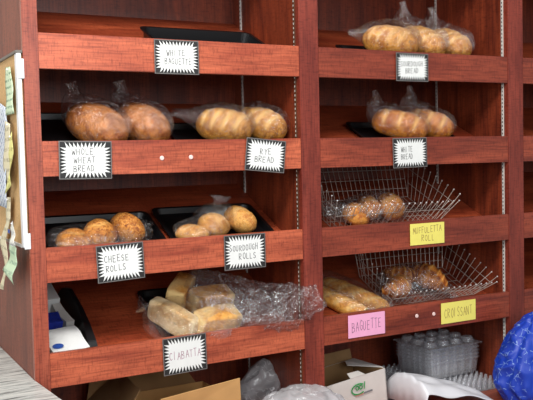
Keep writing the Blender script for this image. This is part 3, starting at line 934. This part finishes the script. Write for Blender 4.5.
# empty crinkled bag to its right
secs = [(-.235, .16, .12, .04, .03), (-.19, .13, .10, .08, .045), (-.12, .07, .085, .10, .065), (-.03, .0, .075, .10, .07), (.05, -.03, .072, .095, .068), (.11, -.05, .080, .08, .072), (.155, -.065, .105, .055, .070), (.20, -.085, .135, .035, .050), (.235, -.10, .165, .02, .030)]
tag(link('plastic_bag', bag_bm(secs, 24, 0.020, nv=80, sub=11, kx=24), M_FILM2, None, shelf_mat(3, 0.890, 0.15, 0.022), smooth=True),
    'empty crumpled clear plastic bag reaching over the centre post beside the ciabatta', 'plastic bag')

# ------------------------------------------------------------------ wire baskets
def basket(row, label, x0b, x1b, x0t, x1t, ysf, ysb, ytf, ytb, hn, back_h, right=True, left=True):
    """trapezoid wire basket on the sloping shelf; b = base, t = tips"""
    xc = (x0b + x1b) / 2; yc = ysf
    e = empty('wire_basket', shelf_mat(row, xc, yc, 0.002))
    tag(e, label, 'wire basket', 'wire baskets on the right-hand shelves')
    cs = 1 / math.cos(TILT)
    bf, bb = 0.0, (ysb - ysf) * cs
    tf, tb = (ytf - ysf) * cs, (ytb - ysf) * cs
    L0, L1, T0, T1 = x0b - xc, x1b - xc, x0t - xc, x1t - xc
    r_ = 0.0016
    def part(name, fn):
        bm = bmesh.new(); fn(bm)
        return link(name, bm, M_WIRE, e, mats=[M_WIRE, M_TIP])
    def base(bm):
        n = int((L1 - L0) / 0.03)
        for i in range(n + 1):
            x = L0 + (L1 - L0) * i / n
            tube(bm, [(x, bf, 0.0013), (x, bb, 0.0013)], r_, 5)
        for k in range(5):
            y = bf + (bb - bf) * k / 4
            tube(bm, [(L0, y, 0.0036), (L1, y, 0.0036)], r_, 5)
    part('base_grid', base)
    lean = (tb - bb) * back_h / hn
    def back(bm):
        n = int((L1 - L0) / 0.0255)
        for i in range(n + 1):
            u = i / n
            tube(bm, [(L0 + (L1 - L0) * u, bb, 0.002), (L0 + (L1 - L0) * u + (u - .5) * .06, bb + lean, back_h)], r_, 5)
        k = 0.034
        while k < back_h:
            tube(bm, [(L0 - .03 * k / back_h, bb + lean * k / back_h - .002, k), (L1 + .03 * k / back_h, bb + lean * k / back_h - .002, k)], r_, 5)
            k += 0.034
    part('back_grid', back)
    def side(bm, lo, hi):
        n = 10
        for i in range(n):
            u = i / (n - 1)
            a = (lo, bf + (bb - bf) * u, 0.004); b = (hi, tf + (tb - tf) * u, hn)
            tube(bm, [a, b], r_, 5); ball(bm, b, 0.0042, 1)
        for f_ in (0.35, 0.7):
            tube(bm, [(lo + (hi - lo) * f_, bf + (tf - bf) * f_, hn * f_), (lo + (hi - lo) * f_, bb + (tb - bb) * f_, hn * f_)], r_, 5)
    if left: part('left_side', lambda bm: side(bm, L0, T0))
    if right: part('right_side', lambda bm: side(bm, L1, T1))
    def front(bm):
        n = int((T1 - T0) / 0.0315)
        hf = hn * 0.80
        for i in range(n + 1):
            u = i / n
            a = (L0 + (L1 - L0) * u, bf, 0.004); b = (T0 + (T1 - T0) * u, tf - 0.008, hf)
            tube(bm, [a, b], r_, 5); ball(bm, b, 0.0042, 1)
        f_ = 0.62
        tube(bm, [(L0 + (T0 - L0) * f_, bf + (tf - .008 - bf) * f_, hf * f_), (L1 + (T1 - L1) * f_, bf + (tf - .008 - bf) * f_, hf * f_)], r_, 5)
    part('front_side', front)
    return e
basket(2, 'silver wire basket with ball-tipped wires above the MUFFULETTA ROLL card', 1.30, 1.875, 1.27, 1.935, 0.150, 0.37, 0.135, 0.50, 0.150, 0.25)
basket(3, 'silver wire basket with ball-tipped wires above the CROISSANT card', 1.585, 2.085, 1.565, 2.145, 0.150, 0.37, 0.110, 0.440, 0.125, 0.25)

# muffuletta rolls
G_M = 'muffuletta rolls in the wire basket'
bagroll('muffuletta_roll', 2, 1.420, 0.175, 0.120, 0.130, 0.100, B_MUF, 'round golden muffuletta roll, leftmost in the upper wire basket', 'bread roll', G_M, 7, lift=0.012)
bagroll('muffuletta_roll', 2, 1.515, 0.215, 0.110, 0.130, 0.112, B_MUF, 'darker orange muffuletta roll, middle one in the upper wire basket', 'bread roll', G_M, 8, lift=0.014)
bagroll('muffuletta_roll', 2, 1.618, 0.200, 0.120, 0.150, 0.128, B_MUF, 'golden muffuletta roll, rightmost in the upper wire basket', 'bread roll', G_M, 9, lift=0.014)
secs = [(.165, 0, .05, .02, .02), (.155, 0, .05, .06, .045), (.08, 0, .058, .078, .062), (0, 0, .056, .078, .056), (-.08, 0, .048, .072, .046), (-.13, 0, .045, .05, .035), (-.165, .0, .05, .04, .03), (-.20, .0, .06, .05, .03), (-.235, .01, .06, .05, .012)]
tag(link('plastic_bag', bag_bm(secs, 25, 0.008), M_FILM2, None, shelf_mat(2, 1.505, 0.195, 0.010), smooth=True),
    'clear plastic bag of muffuletta rolls, its crumpled end by the centre post', 'plastic bag')

# baguettes
for (x, y, yaw, L, lab, sd, cut) in ((1.335, 0.175, -58, 0.30, 'golden baguette with a pale cut end, the left one next to the centre post', 1, True),
                                (1.445, 0.215, -54, 0.33, 'golden baguette lying to the right of its neighbour beside the wire basket', 2, False)):
    o = link('baguette', loaf_bm(L, 0.082, 0.075, sd + 40, scores=4, sc_ang=1.0, p=3.4 if not cut else 6, gr=0.003, end_cut=cut), B_BAG, None,
             shelf_mat(3, x, y, 0.004, R(yaw)), smooth=True)
    tag(o, lab, 'bread', 'baguettes in the bag')
secs = [(.178, 0, .035, .05, .02), (.165, 0, .04, .088, .04), (.06, 0, .042, .096, .045), (-.06, 0, .042, .096, .045), (-.15, 0, .045, .08, .04), (-.18, 0, .06, .05, .025), (-.20, 0, .075, .03, .012), (-.24, -.02, .085, .065, .012)]
tag(link('plastic_bag', bag_bm(secs, 26, 0.006), M_FILM, None, shelf_mat(3, 1.392, 0.205, 0.003, R(-57)), smooth=True),
    'long clear plastic bag around the two baguettes', 'plastic bag')

# croissants
G_C = 'croissants in the lower wire basket'
for (x, y, yaw, rx, L, T, lab, sd, lift) in (
        (1.665, 0.185, 205, 15, 0.190, 0.098, 'ridged golden croissant at the left of the bag, lying lowest', 1, 0.012),
        (1.735, 0.265, 160, 10, 0.17, 0.085, 'croissant behind the others, mostly hidden in the bag', 2, 0.016),
        (1.80, 0.195, 120, 55, 0.20, 0.108, 'darkest brown croissant standing tallest at the right of the bag', 3, 0.050),):
    o = link('croissant', croissant_bm(L, T, 2.0, sd), B_CRO, None, shelf_mat(3, x, y, lift, R(yaw), Matrix.Rotation(R(rx), 4, 'X')), smooth=True)
    tag(o, lab, 'croissant', G_C)
secs = [(-.155, 0, .04, .03, .02), (-.14, 0, .045, .075, .045), (-.06, 0, .055, .10, .058), (.02, 0, .062, .105, .068), (.09, -.01, .055, .095, .06), (.14, -.03, .035, .07, .035), (.175, -.04, .03, .045, .02), (.215, -.05, .02, .06, .012)]
tag(link('plastic_bag', bag_bm(secs, 27, 0.009), M_FILM2, None, shelf_mat(3, 1.735, 0.205, 0.009), smooth=True),
    'clear plastic bag around the croissants', 'plastic bag')

# ------------------------------------------------------------------ clutter at the left end of the lowest shelf
tray_e = empty('leaning_tray', shelf_mat(3, 0.232, 0.29, 0.0, R(4)))
tag(tray_e, 'thin black tray standing on edge beside the white packet', 'tray')
bm = bmesh.new()
prof = [(-.175, .0), (.19, .0), (.175, .045), (.12, .075), (0, .07), (-.08, .05), (-.15, .022)]
a_ = [bm.verts.new((-0.004 - 0.02 * (1 - z / .08), y, z)) for y, z in prof]; b_ = [bm.verts.new((0.010 + 0.006 * (1 - z / .08), y, z)) for y, z in prof]
bm.faces.new(a_); bm.faces.new(b_)
for i in range(len(prof)):
    j = (i + 1) % len(prof); bm.faces.new((a_[i], a_[j], b_[j], b_[i]))
bmesh.ops.bevel(bm, geom=list(bm.edges), offset=0.002, segments=2, affect='EDGES')
link('tray_body', bm, M_BLACK, tray_e)

def folded(name, row, x, y, rz, w_, d_, h_, mat, label, cat, seed, ext=None):
    """soft folded packet with dented faces"""
    bm = bmesh.new()
    bmesh.ops.create_cube(bm, size=1.0)
    bmesh.ops.subdivide_edges(bm, edges=bm.edges, cuts=8, use_grid_fill=True)
    for v in bm.verts:
        p = Vector((v.co.x * w_, v.co.y * d_, (v.co.z + .5) * h_))
        q = p + Vector((seed, seed * 2, 0))
        k = (1 - 2 * abs(noise.noise(q * 14))) * 0.006
        p.z += k * (1 if v.co.z > 0.4 else 0.2); p.x += k * .5
        p.z = max(p.z, 0)
        v.co = p
    o = link(name, bm, mat, None, shelf_mat(row, x, y, 0.002, R(rz), ext))
    return tag(o, label, cat)
o = folded('paper_packet', 3, 0.135, 0.150, 8, 0.135, 0.135, 0.045, M_WHITE, 'white crumpled paper packet with a blue oval on the lowest left shelf', 'packet', 1)
bm = bmesh.new()
bmesh.ops.create_circle(bm, cap_ends=True, segments=20, radius=1.0, matrix=Matrix.Translation((-0.038, -0.035, 0.0535)) @ Matrix.Diagonal((0.020, 0.014, 1, 1)))
l_ = link('printed_oval', bm, M_BLUE, o); l_['label'] = 'blue printed oval'
folded('blue_cloth', 3, 0.105, 0.262, 0, 0.09, 0.07, 0.055, M_CLOTH, 'dark blue folded cloth behind the white paper packet', 'cloth', 2)
folded('grey_card', 3, 0.172, 0.300, 12, 0.034, 0.12, 0.042, plain('grey_board', srgb(205, 202, 196), 0.7, var=0.05), 'light grey card block between the blue cloth and the black tray', 'card', 3)
box('white_carton', -.055, .055, -.07, .07, 0, .062, M_WHITE, None, 0.002, shelf_mat(3, 0.118, 0.42, 0.001, R(4)))
tag(bpy.data.objects['white_carton'], 'small white carton at the back of the lowest left shelf', 'carton')

# ------------------------------------------------------------------ bottom of the cabinet, left
def panel(bm, pts, t):
    """a flat board through four points with thickness t"""
    P = [Vector(p) for p in pts]
    n = (P[1] - P[0]).cross(P[3] - P[0]).normalized() * t
    a = [bm.verts.new(p) for p in P]; b = [bm.verts.new(p + n) for p in P]
    bm.faces.new(a); bm.faces.new(b)
    for i in range(4):
        j = (i + 1) % 4; bm.faces.new((a[i], a[j], b[j], b[i]))
cb = empty('cardboard_box', loc=(0.55, 0.2, DECK))
tag(cb, 'open tan cardboard box with its front flap standing up under the CIABATTA card', 'box')
CBI = Matrix.Translation((-0.55, -0.2, -DECK))
bm = bmesh.new()
zt = -0.905
panel(bm, [(0.30, 0.04, DECK), (0.81, 0.04, DECK), (0.81, 0.04, zt), (0.30, 0.04, zt)], -0.004)
panel(bm, [(0.30, 0.46, DECK), (0.81, 0.46, DECK), (0.81, 0.46, zt), (0.30, 0.46, zt)], 0.004)
panel(bm, [(0.30, 0.04, DECK), (0.30, 0.46, DECK), (0.30, 0.46, zt), (0.30, 0.04, zt)], 0.004)
panel(bm, [(0.81, 0.04, DECK), (0.81, 0.46, DECK), (0.81, 0.46, zt), (0.81, 0.04, zt)], 0.004)
panel(bm, [(0.30, 0.04, DECK), (0.81, 0.04, DECK), (0.81, 0.46, DECK), (0.30, 0.46, DECK)], 0.004)
link('carton_body', bm, M_CARD, cb, CBI)
bm = bmesh.new(); panel(bm, [(0.455, 0.038, zt - .001), (0.785, 0.038, zt - .001), (0.772, 0.018, -0.783), (0.448, 0.016, -0.812)], 0.004)
link('flap', bm, M_CARD, cb, CBI)
bm = bmesh.new(); panel(bm, [(0.302, 0.462, zt), (0.78, 0.462, zt), (0.70, 0.50, -0.775), (0.34, 0.50, -0.765)], 0.004)
link('flap', bm, M_CARDD, cb, CBI)
bm = bmesh.new(); panel(bm, [(0.298, 0.05, zt), (0.298, 0.45, zt), (0.43, 0.42, -0.79), (0.40, 0.10, -0.79)], 0.004)
link('flap', bm, M_CARDD, cb, CBI)

def lump_bm(rx, ry, rz, seed, amp, kx, sub=5, floor=True, peak=None):
    bm = bmesh.new()
    bmesh.ops.create_icosphere(bm, subdivisions=sub, radius=1.0)
    for v in bm.verts:
        n = v.co.copy()
        p = Vector((n.x * rx, n.y * ry, n.z * rz))
        q = p + Vector((seed * 3.1, seed, seed * .7))
        k = amp * ((1 - 2 * abs(noise.noise(q * kx))) + 0.5 * (1 - 2 * abs(noise.noise(q * kx * 2.3))) - 0.3)
        p += n * k
        if peak:
            d = math.hypot(n.x - peak[0], n.y - peak[1])
            if n.z > 0: p.z += peak[2] * math.exp(-(d / peak[3]) ** 2)
        v.co = p
    if floor:
        for v in bm.verts: v.co.z = max(v.co.z, -rz * 0.72)
        zm = min(v.co.z for v in bm.verts)
        for v in bm.verts: v.co.z -= zm
    return bm
tag(link('plastic_bag', lump_bm(0.125, 0.12, 0.085, 3, 0.016, 16, peak=(0.1, 0.0, 0.045, 0.5)), M_FILM3, None, Matrix.Translation((1.03, 0.31, DECK)) @ Matrix.Diagonal((1, 1, 1.12, 1)), smooth=True),
    'clear peaked plastic bag at the bottom of the left bay behind the cardboard flap', 'plastic bag', 'loose bags at the bottom of the left bay')
tag(link('plastic_bag', lump_bm(0.19, 0.15, 0.092, 4, 0.014, 14), M_FILM3, None, Matrix.Translation((1.02, -0.03, DECK)) @ Matrix.Diagonal((1, 1, 1.15, 1)), smooth=True),
    'milky plastic bag spilling forward to the foot of the centre post', 'plastic bag', 'loose bags at the bottom of the left bay')

# ------------------------------------------------------------------ bottom right: printed carton
wb = empty('printed_box', Matrix.Translation((1.20, 0.055, DECK)) @ Matrix.Rotation(R(5), 4, 'Z') @ Matrix.Rotation(R(-4.5), 4, 'Y'))
tag(wb, 'open white cardboard box with green writing beside the centre post', 'box')
bw, bd, bh = 0.325, 0.22, 0.147
bm = bmesh.new()
panel(bm, [(0, 0, 0), (bw, 0, 0), (bw, 0, bh), (0, 0, bh)], -0.004)
panel(bm, [(bw, 0, 0), (bw, bd, 0), (bw, bd, bh), (bw, 0, bh)], -0.004)
panel(bm, [(0, 0, 0), (0, bd, 0), (0, bd, bh), (0, 0, bh)], 0.004)
panel(bm, [(0, bd, 0), (bw, bd, 0), (bw, bd, bh), (0, bd, bh)], 0.004)
panel(bm, [(0, 0, 0.001), (bw, 0, 0.001), (bw, bd, 0.001), (0, bd, 0.001)], 0.004)
link('carton_body', bm, M_BOXW, wb)
bm = bmesh.new()
panel(bm, [(.005, bd - .006, .005), (bw - .005, bd - .006, .005), (bw - .005, bd - .006, bh), (.005, bd - .006, bh)], 0.001)
panel(bm, [(.006, .006, .005), (.006, bd - .008, .005), (.006, bd - .008, bh), (.006, .006, bh)], 0.001)
panel(bm, [(bw - .007, .006, .005), (bw - .007, bd - .008, .005), (bw - .007, bd - .008, bh), (bw - .007, .006, bh)], 0.001)
o = link('inner_lining', bm, M_CARDD, wb); o['label'] = 'brown unprinted inside'
bm = bmesh.new(); panel(bm, [(-.01, bd, bh), (0.318, bd, bh), (0.318, bd + .01, bh + 0.046), (-.01, bd + .01, bh + 0.062)], 0.004)
o = link('flap', bm, M_CARDD, wb); o['label'] = 'brown unprinted inside of the back flap'
bm = bmesh.new(); panel(bm, [(bw, 0.015, bh), (bw, bd - .01, bh), (bw - .085, bd - .05, bh + .016), (bw - .105, 0.13, bh + .010)], 0.003)
link('flap', bm, M_BOXW, wb)
bm = bmesh.new(); panel(bm, [(.13, 0.0, bh), (.21, 0.0, bh), (.20, .035, bh + .010), (.14, .035, bh + .012)], 0.003)
link('flap', bm, M_BOXW, wb)
bm = bmesh.new()
cx, cz = .17, bh - .045
pts = [(cx - .005 + .038 * math.cos(R(a)), cz - .006 + .022 * math.sin(R(a))) for a in range(50, 330, 20)]
def strokes(bm, pts, t, y=-0.0055):
    for a, b in zip(pts[:-1], pts[1:]):
        d = Vector((b[0] - a[0], b[1] - a[1])); d.normalize(); n = Vector((-d.y, d.x)) * t / 2; e = d * t * .3
        bm.faces.new([bm.verts.new(v) for v in ((a[0] - e.x + n.x, y, a[1] - e.y + n.y), (b[0] + e.x + n.x, y, b[1] + e.y + n.y),
                                                (b[0] + e.x - n.x, y, b[1] + e.y - n.y), (a[0] - e.x - n.x, y, a[1] - e.y - n.y))])
strokes(bm, pts, .006)
for k in range(2):
    ccx = cx - .012 + k * .020
    strokes(bm, [(ccx + .008 * math.cos(R(a)), cz + .009 * math.sin(R(a))) for a in range(0, 361, 40)], .0045)
strokes(bm, [(cx + .026, cz - .010), (cx + .030, cz + .018)], .005)
o = link('green_logo', bm, M_GREEN, wb); o['label'] = 'green swirling lettering'
bm = bmesh.new()
for k in range(4): strokes(bm, [(cx - .022 + k * .011, cz - .032), (cx - .015 + k * .011, cz - .031)], .006)
link('printed_line', bm, M_REDP, wb)
bm = bmesh.new()
for k in range(4): strokes(bm, [(cx + .024 + k * .012, cz - .030 + k * .0007), (cx + .032 + k * .012, cz - .029)], .007)
link('printed_line', bm, M_GREYP, wb)

# cone trays and clear containers
tr = bmesh.new()
bx(tr, 1.53, 2.14, 0.155, 0.52, 0, 0.003)
bx(tr, 1.93, 2.14, 0.03, 0.155, 0, 0.003)
random.seed(5)
for i in range(18):
    for j in range(-4, 12):
        x = 1.55 + i * 0.0335; y = 0.17 + j * 0.0305
        if j < 0 and x < 1.94: continue
        bmesh.ops.create_cone(tr, cap_ends=True, segments=8, radius1=0.0135, radius2=0.006, depth=0.046, matrix=Matrix.Translation((x, y, 0.026)))
o = link('egg_tray', tr, M_RIGID, None, Matrix.Translation((0, 0, DECK)), smooth=False)
o.name = 'moulded_tray'
tag(o, 'clear plastic tray moulded in rows of small upright cones under the clear containers', 'plastic tray')

def container_bm(W, D, H, ribs=True):
    bm = bmesh.new()
    def ring(w2, d2, z, r_, rib=0):
        out = []
        n = 120
        for k in range(n):
            a = 2 * PI * k / n
            ex = 0.22
            c, s = math.cos(a), math.sin(a)
            x = math.copysign(abs(c) ** ex, c) * w2; y = math.copysign(abs(s) ** ex, s) * d2
            # even spacing along the straight sides
            t = (k / n) * 4; q = int(t) % 4; u = t - int(t)
            cor = [(w2, -d2), (w2, d2), (-w2, d2), (-w2, -d2), (w2, -d2)]
            A, B = cor[q], cor[q + 1]
            x = A[0] + (B[0] - A[0]) * u; y = A[1] + (B[1] - A[1]) * u
            rd = min(1, min(u, 1 - u) * 12)
            f_ = 1 - 0.05 * (1 - rd)
            o_ = rib if (k % 5) < 2 else 0
            nx, ny = [(1, 0), (0, 1), (-1, 0), (0, -1)][q]
            out.append(bm.verts.new((x * f_ + nx * o_, y * f_ + ny * o_, z)))
        return out
    W2, D2 = W / 2, D / 2
    rs = [ring(W2 * .88, D2 * .88, 0.0, 0), ring(W2 * .91, D2 * .91, 0.004, 0, .003), ring(W2 * .95, D2 * .95, H - .006, 0, .003), ring(W2 * .955, D2 * .955, H - .004, 0),
          ring(W2, D2, H - .004, 0), ring(W2, D2, H, 0), ring(W2 * .945, D2 * .945, H, 0)]
    for a, b in zip(rs[:-1], rs[1:]):
        for k in range(len(a)):
            bm.faces.new((a[k], a[(k + 1) % len(a)], b[(k + 1) % len(a)], b[k]))
    bm.faces.new(rs[0])
    return bm
names_ = ['lowest of the stack, resting on the cone tray', 'second from the bottom of the stack', 'third from the bottom of the stack',
          'fourth from the bottom of the stack', 'topmost of the stack, just below the lid']
proto = None
for k in range(5):
    if proto is None:
        o = link('clear_container', container_bm(0.315, 0.27, 0.075), M_RIGID)
        proto = o
    else:
        o = proto.copy(); col.objects.link(o)
    o.location = (1.975, 0.285, DECK + 0.0505 + k * 0.0165)
    tag(o, 'clear ribbed container, ' + names_[k], 'plastic container', 'nested clear plastic containers')
bm = bmesh.new()
bx(bm, -.16, .16, -.138, .138, 0, .004, .001)
for i in range(4):
    for j in range(3):
        bmesh.ops.create_cone(bm, cap_ends=True, segments=16, radius1=0.034, radius2=0.024, depth=0.022,
                              matrix=Matrix.Translation((-.114 + i * .076, -.084 + j * .084, 0.015)))
o = link('container_lid', bm, M_RIGID, None, Matrix.Translation((1.975, 0.285, DECK + 0.0505 + 4 * 0.0165 + 0.076)))
tag(o, 'clear plastic lid with round bumps on top of the stacked clear containers', 'lid')

# white plastic sheet
bm = bmesh.new()
nx, ny = 60, 26
rows = []
for j in range(ny + 1):
    v_ = j / ny
    r_ = []
    for i in range(nx + 1):
        u = i / nx
        x = 1.545 + u * 0.40; y = -0.15 + v_ * 0.32
        top = (0.158 * (1 - u) ** 0.72 + 0.010) * min(1, 0.2 + u * 40)
        prof_ = math.sin(PI * min(1, 0.12 + v_ * 0.88)) ** 0.5
        z = top * prof_ + 0.012 * noise.noise(Vector((x * 9, y * 22, 1))) + 0.004 * math.sin(u * 14 + v_ * 9)
        r_.append(bm.verts.new((x, y, max(z, 0.002))))
    rows.append(r_)
for j in range(ny):
    for i in range(nx):
        bm.faces.new((rows[j][i], rows[j][i + 1], rows[j + 1][i + 1], rows[j + 1][i]))
o = link('plastic_sheet', bm, M_SHEETW, None, Matrix.Translation((0, 0, DECK)), smooth=True)
sol = o.modifiers.new('film', 'SOLIDIFY'); sol.thickness = 0.001
tag(o, 'white plastic sheet heaped beside the printed box in front of the clear cone tray', 'plastic sheet')

# blue bag
bm = bmesh.new()
nu, nv = 60, 96
rows = []
for i in range(nu + 1):
    t = i / nu
    rr = 0.205 * (math.sin(PI * min(1, 0.14 + t * 0.86)) ** 0.55) * (1 - 0.38 * t) + 0.012
    ring = []
    for j in range(nv):
        a = 2 * PI * j / nv
        f_ = 0.030 * t * math.sin(a * 9 + 2.5 * noise.noise(Vector((math.cos(a) * 2, math.sin(a) * 2, t * 2)))) * (1.1 - t)
        k = 0.018 * (1 - 2 * abs(noise.noise(Vector((math.cos(a) * rr * 18, math.sin(a) * rr * 18, t * 5)))))
        r_ = max(rr + f_ + k, 0.008)
        ring.append(bm.verts.new((r_ * 1.12 * math.cos(a), r_ * 0.8 * math.sin(a), t * 0.385 + 0.012 * noise.noise(Vector((math.cos(a) * 3, math.sin(a) * 3, 7))) * t)))
    rows.append(ring)
for i in range(nu):
    for j in range(nv):
        bm.faces.new((rows[i][j], rows[i][(j + 1) % nv], rows[i + 1][(j + 1) % nv], rows[i + 1][j]))
bm.faces.new(rows[0]); bm.faces.new(rows[-1])
o = link('blue_bag', bm, M_BLUEBAG, None, Matrix.Translation((2.155, -0.19, DECK)), smooth=True)
tag(o, 'bright blue patterned bag gathered at its top, standing in front of the right-hand post', 'bag')
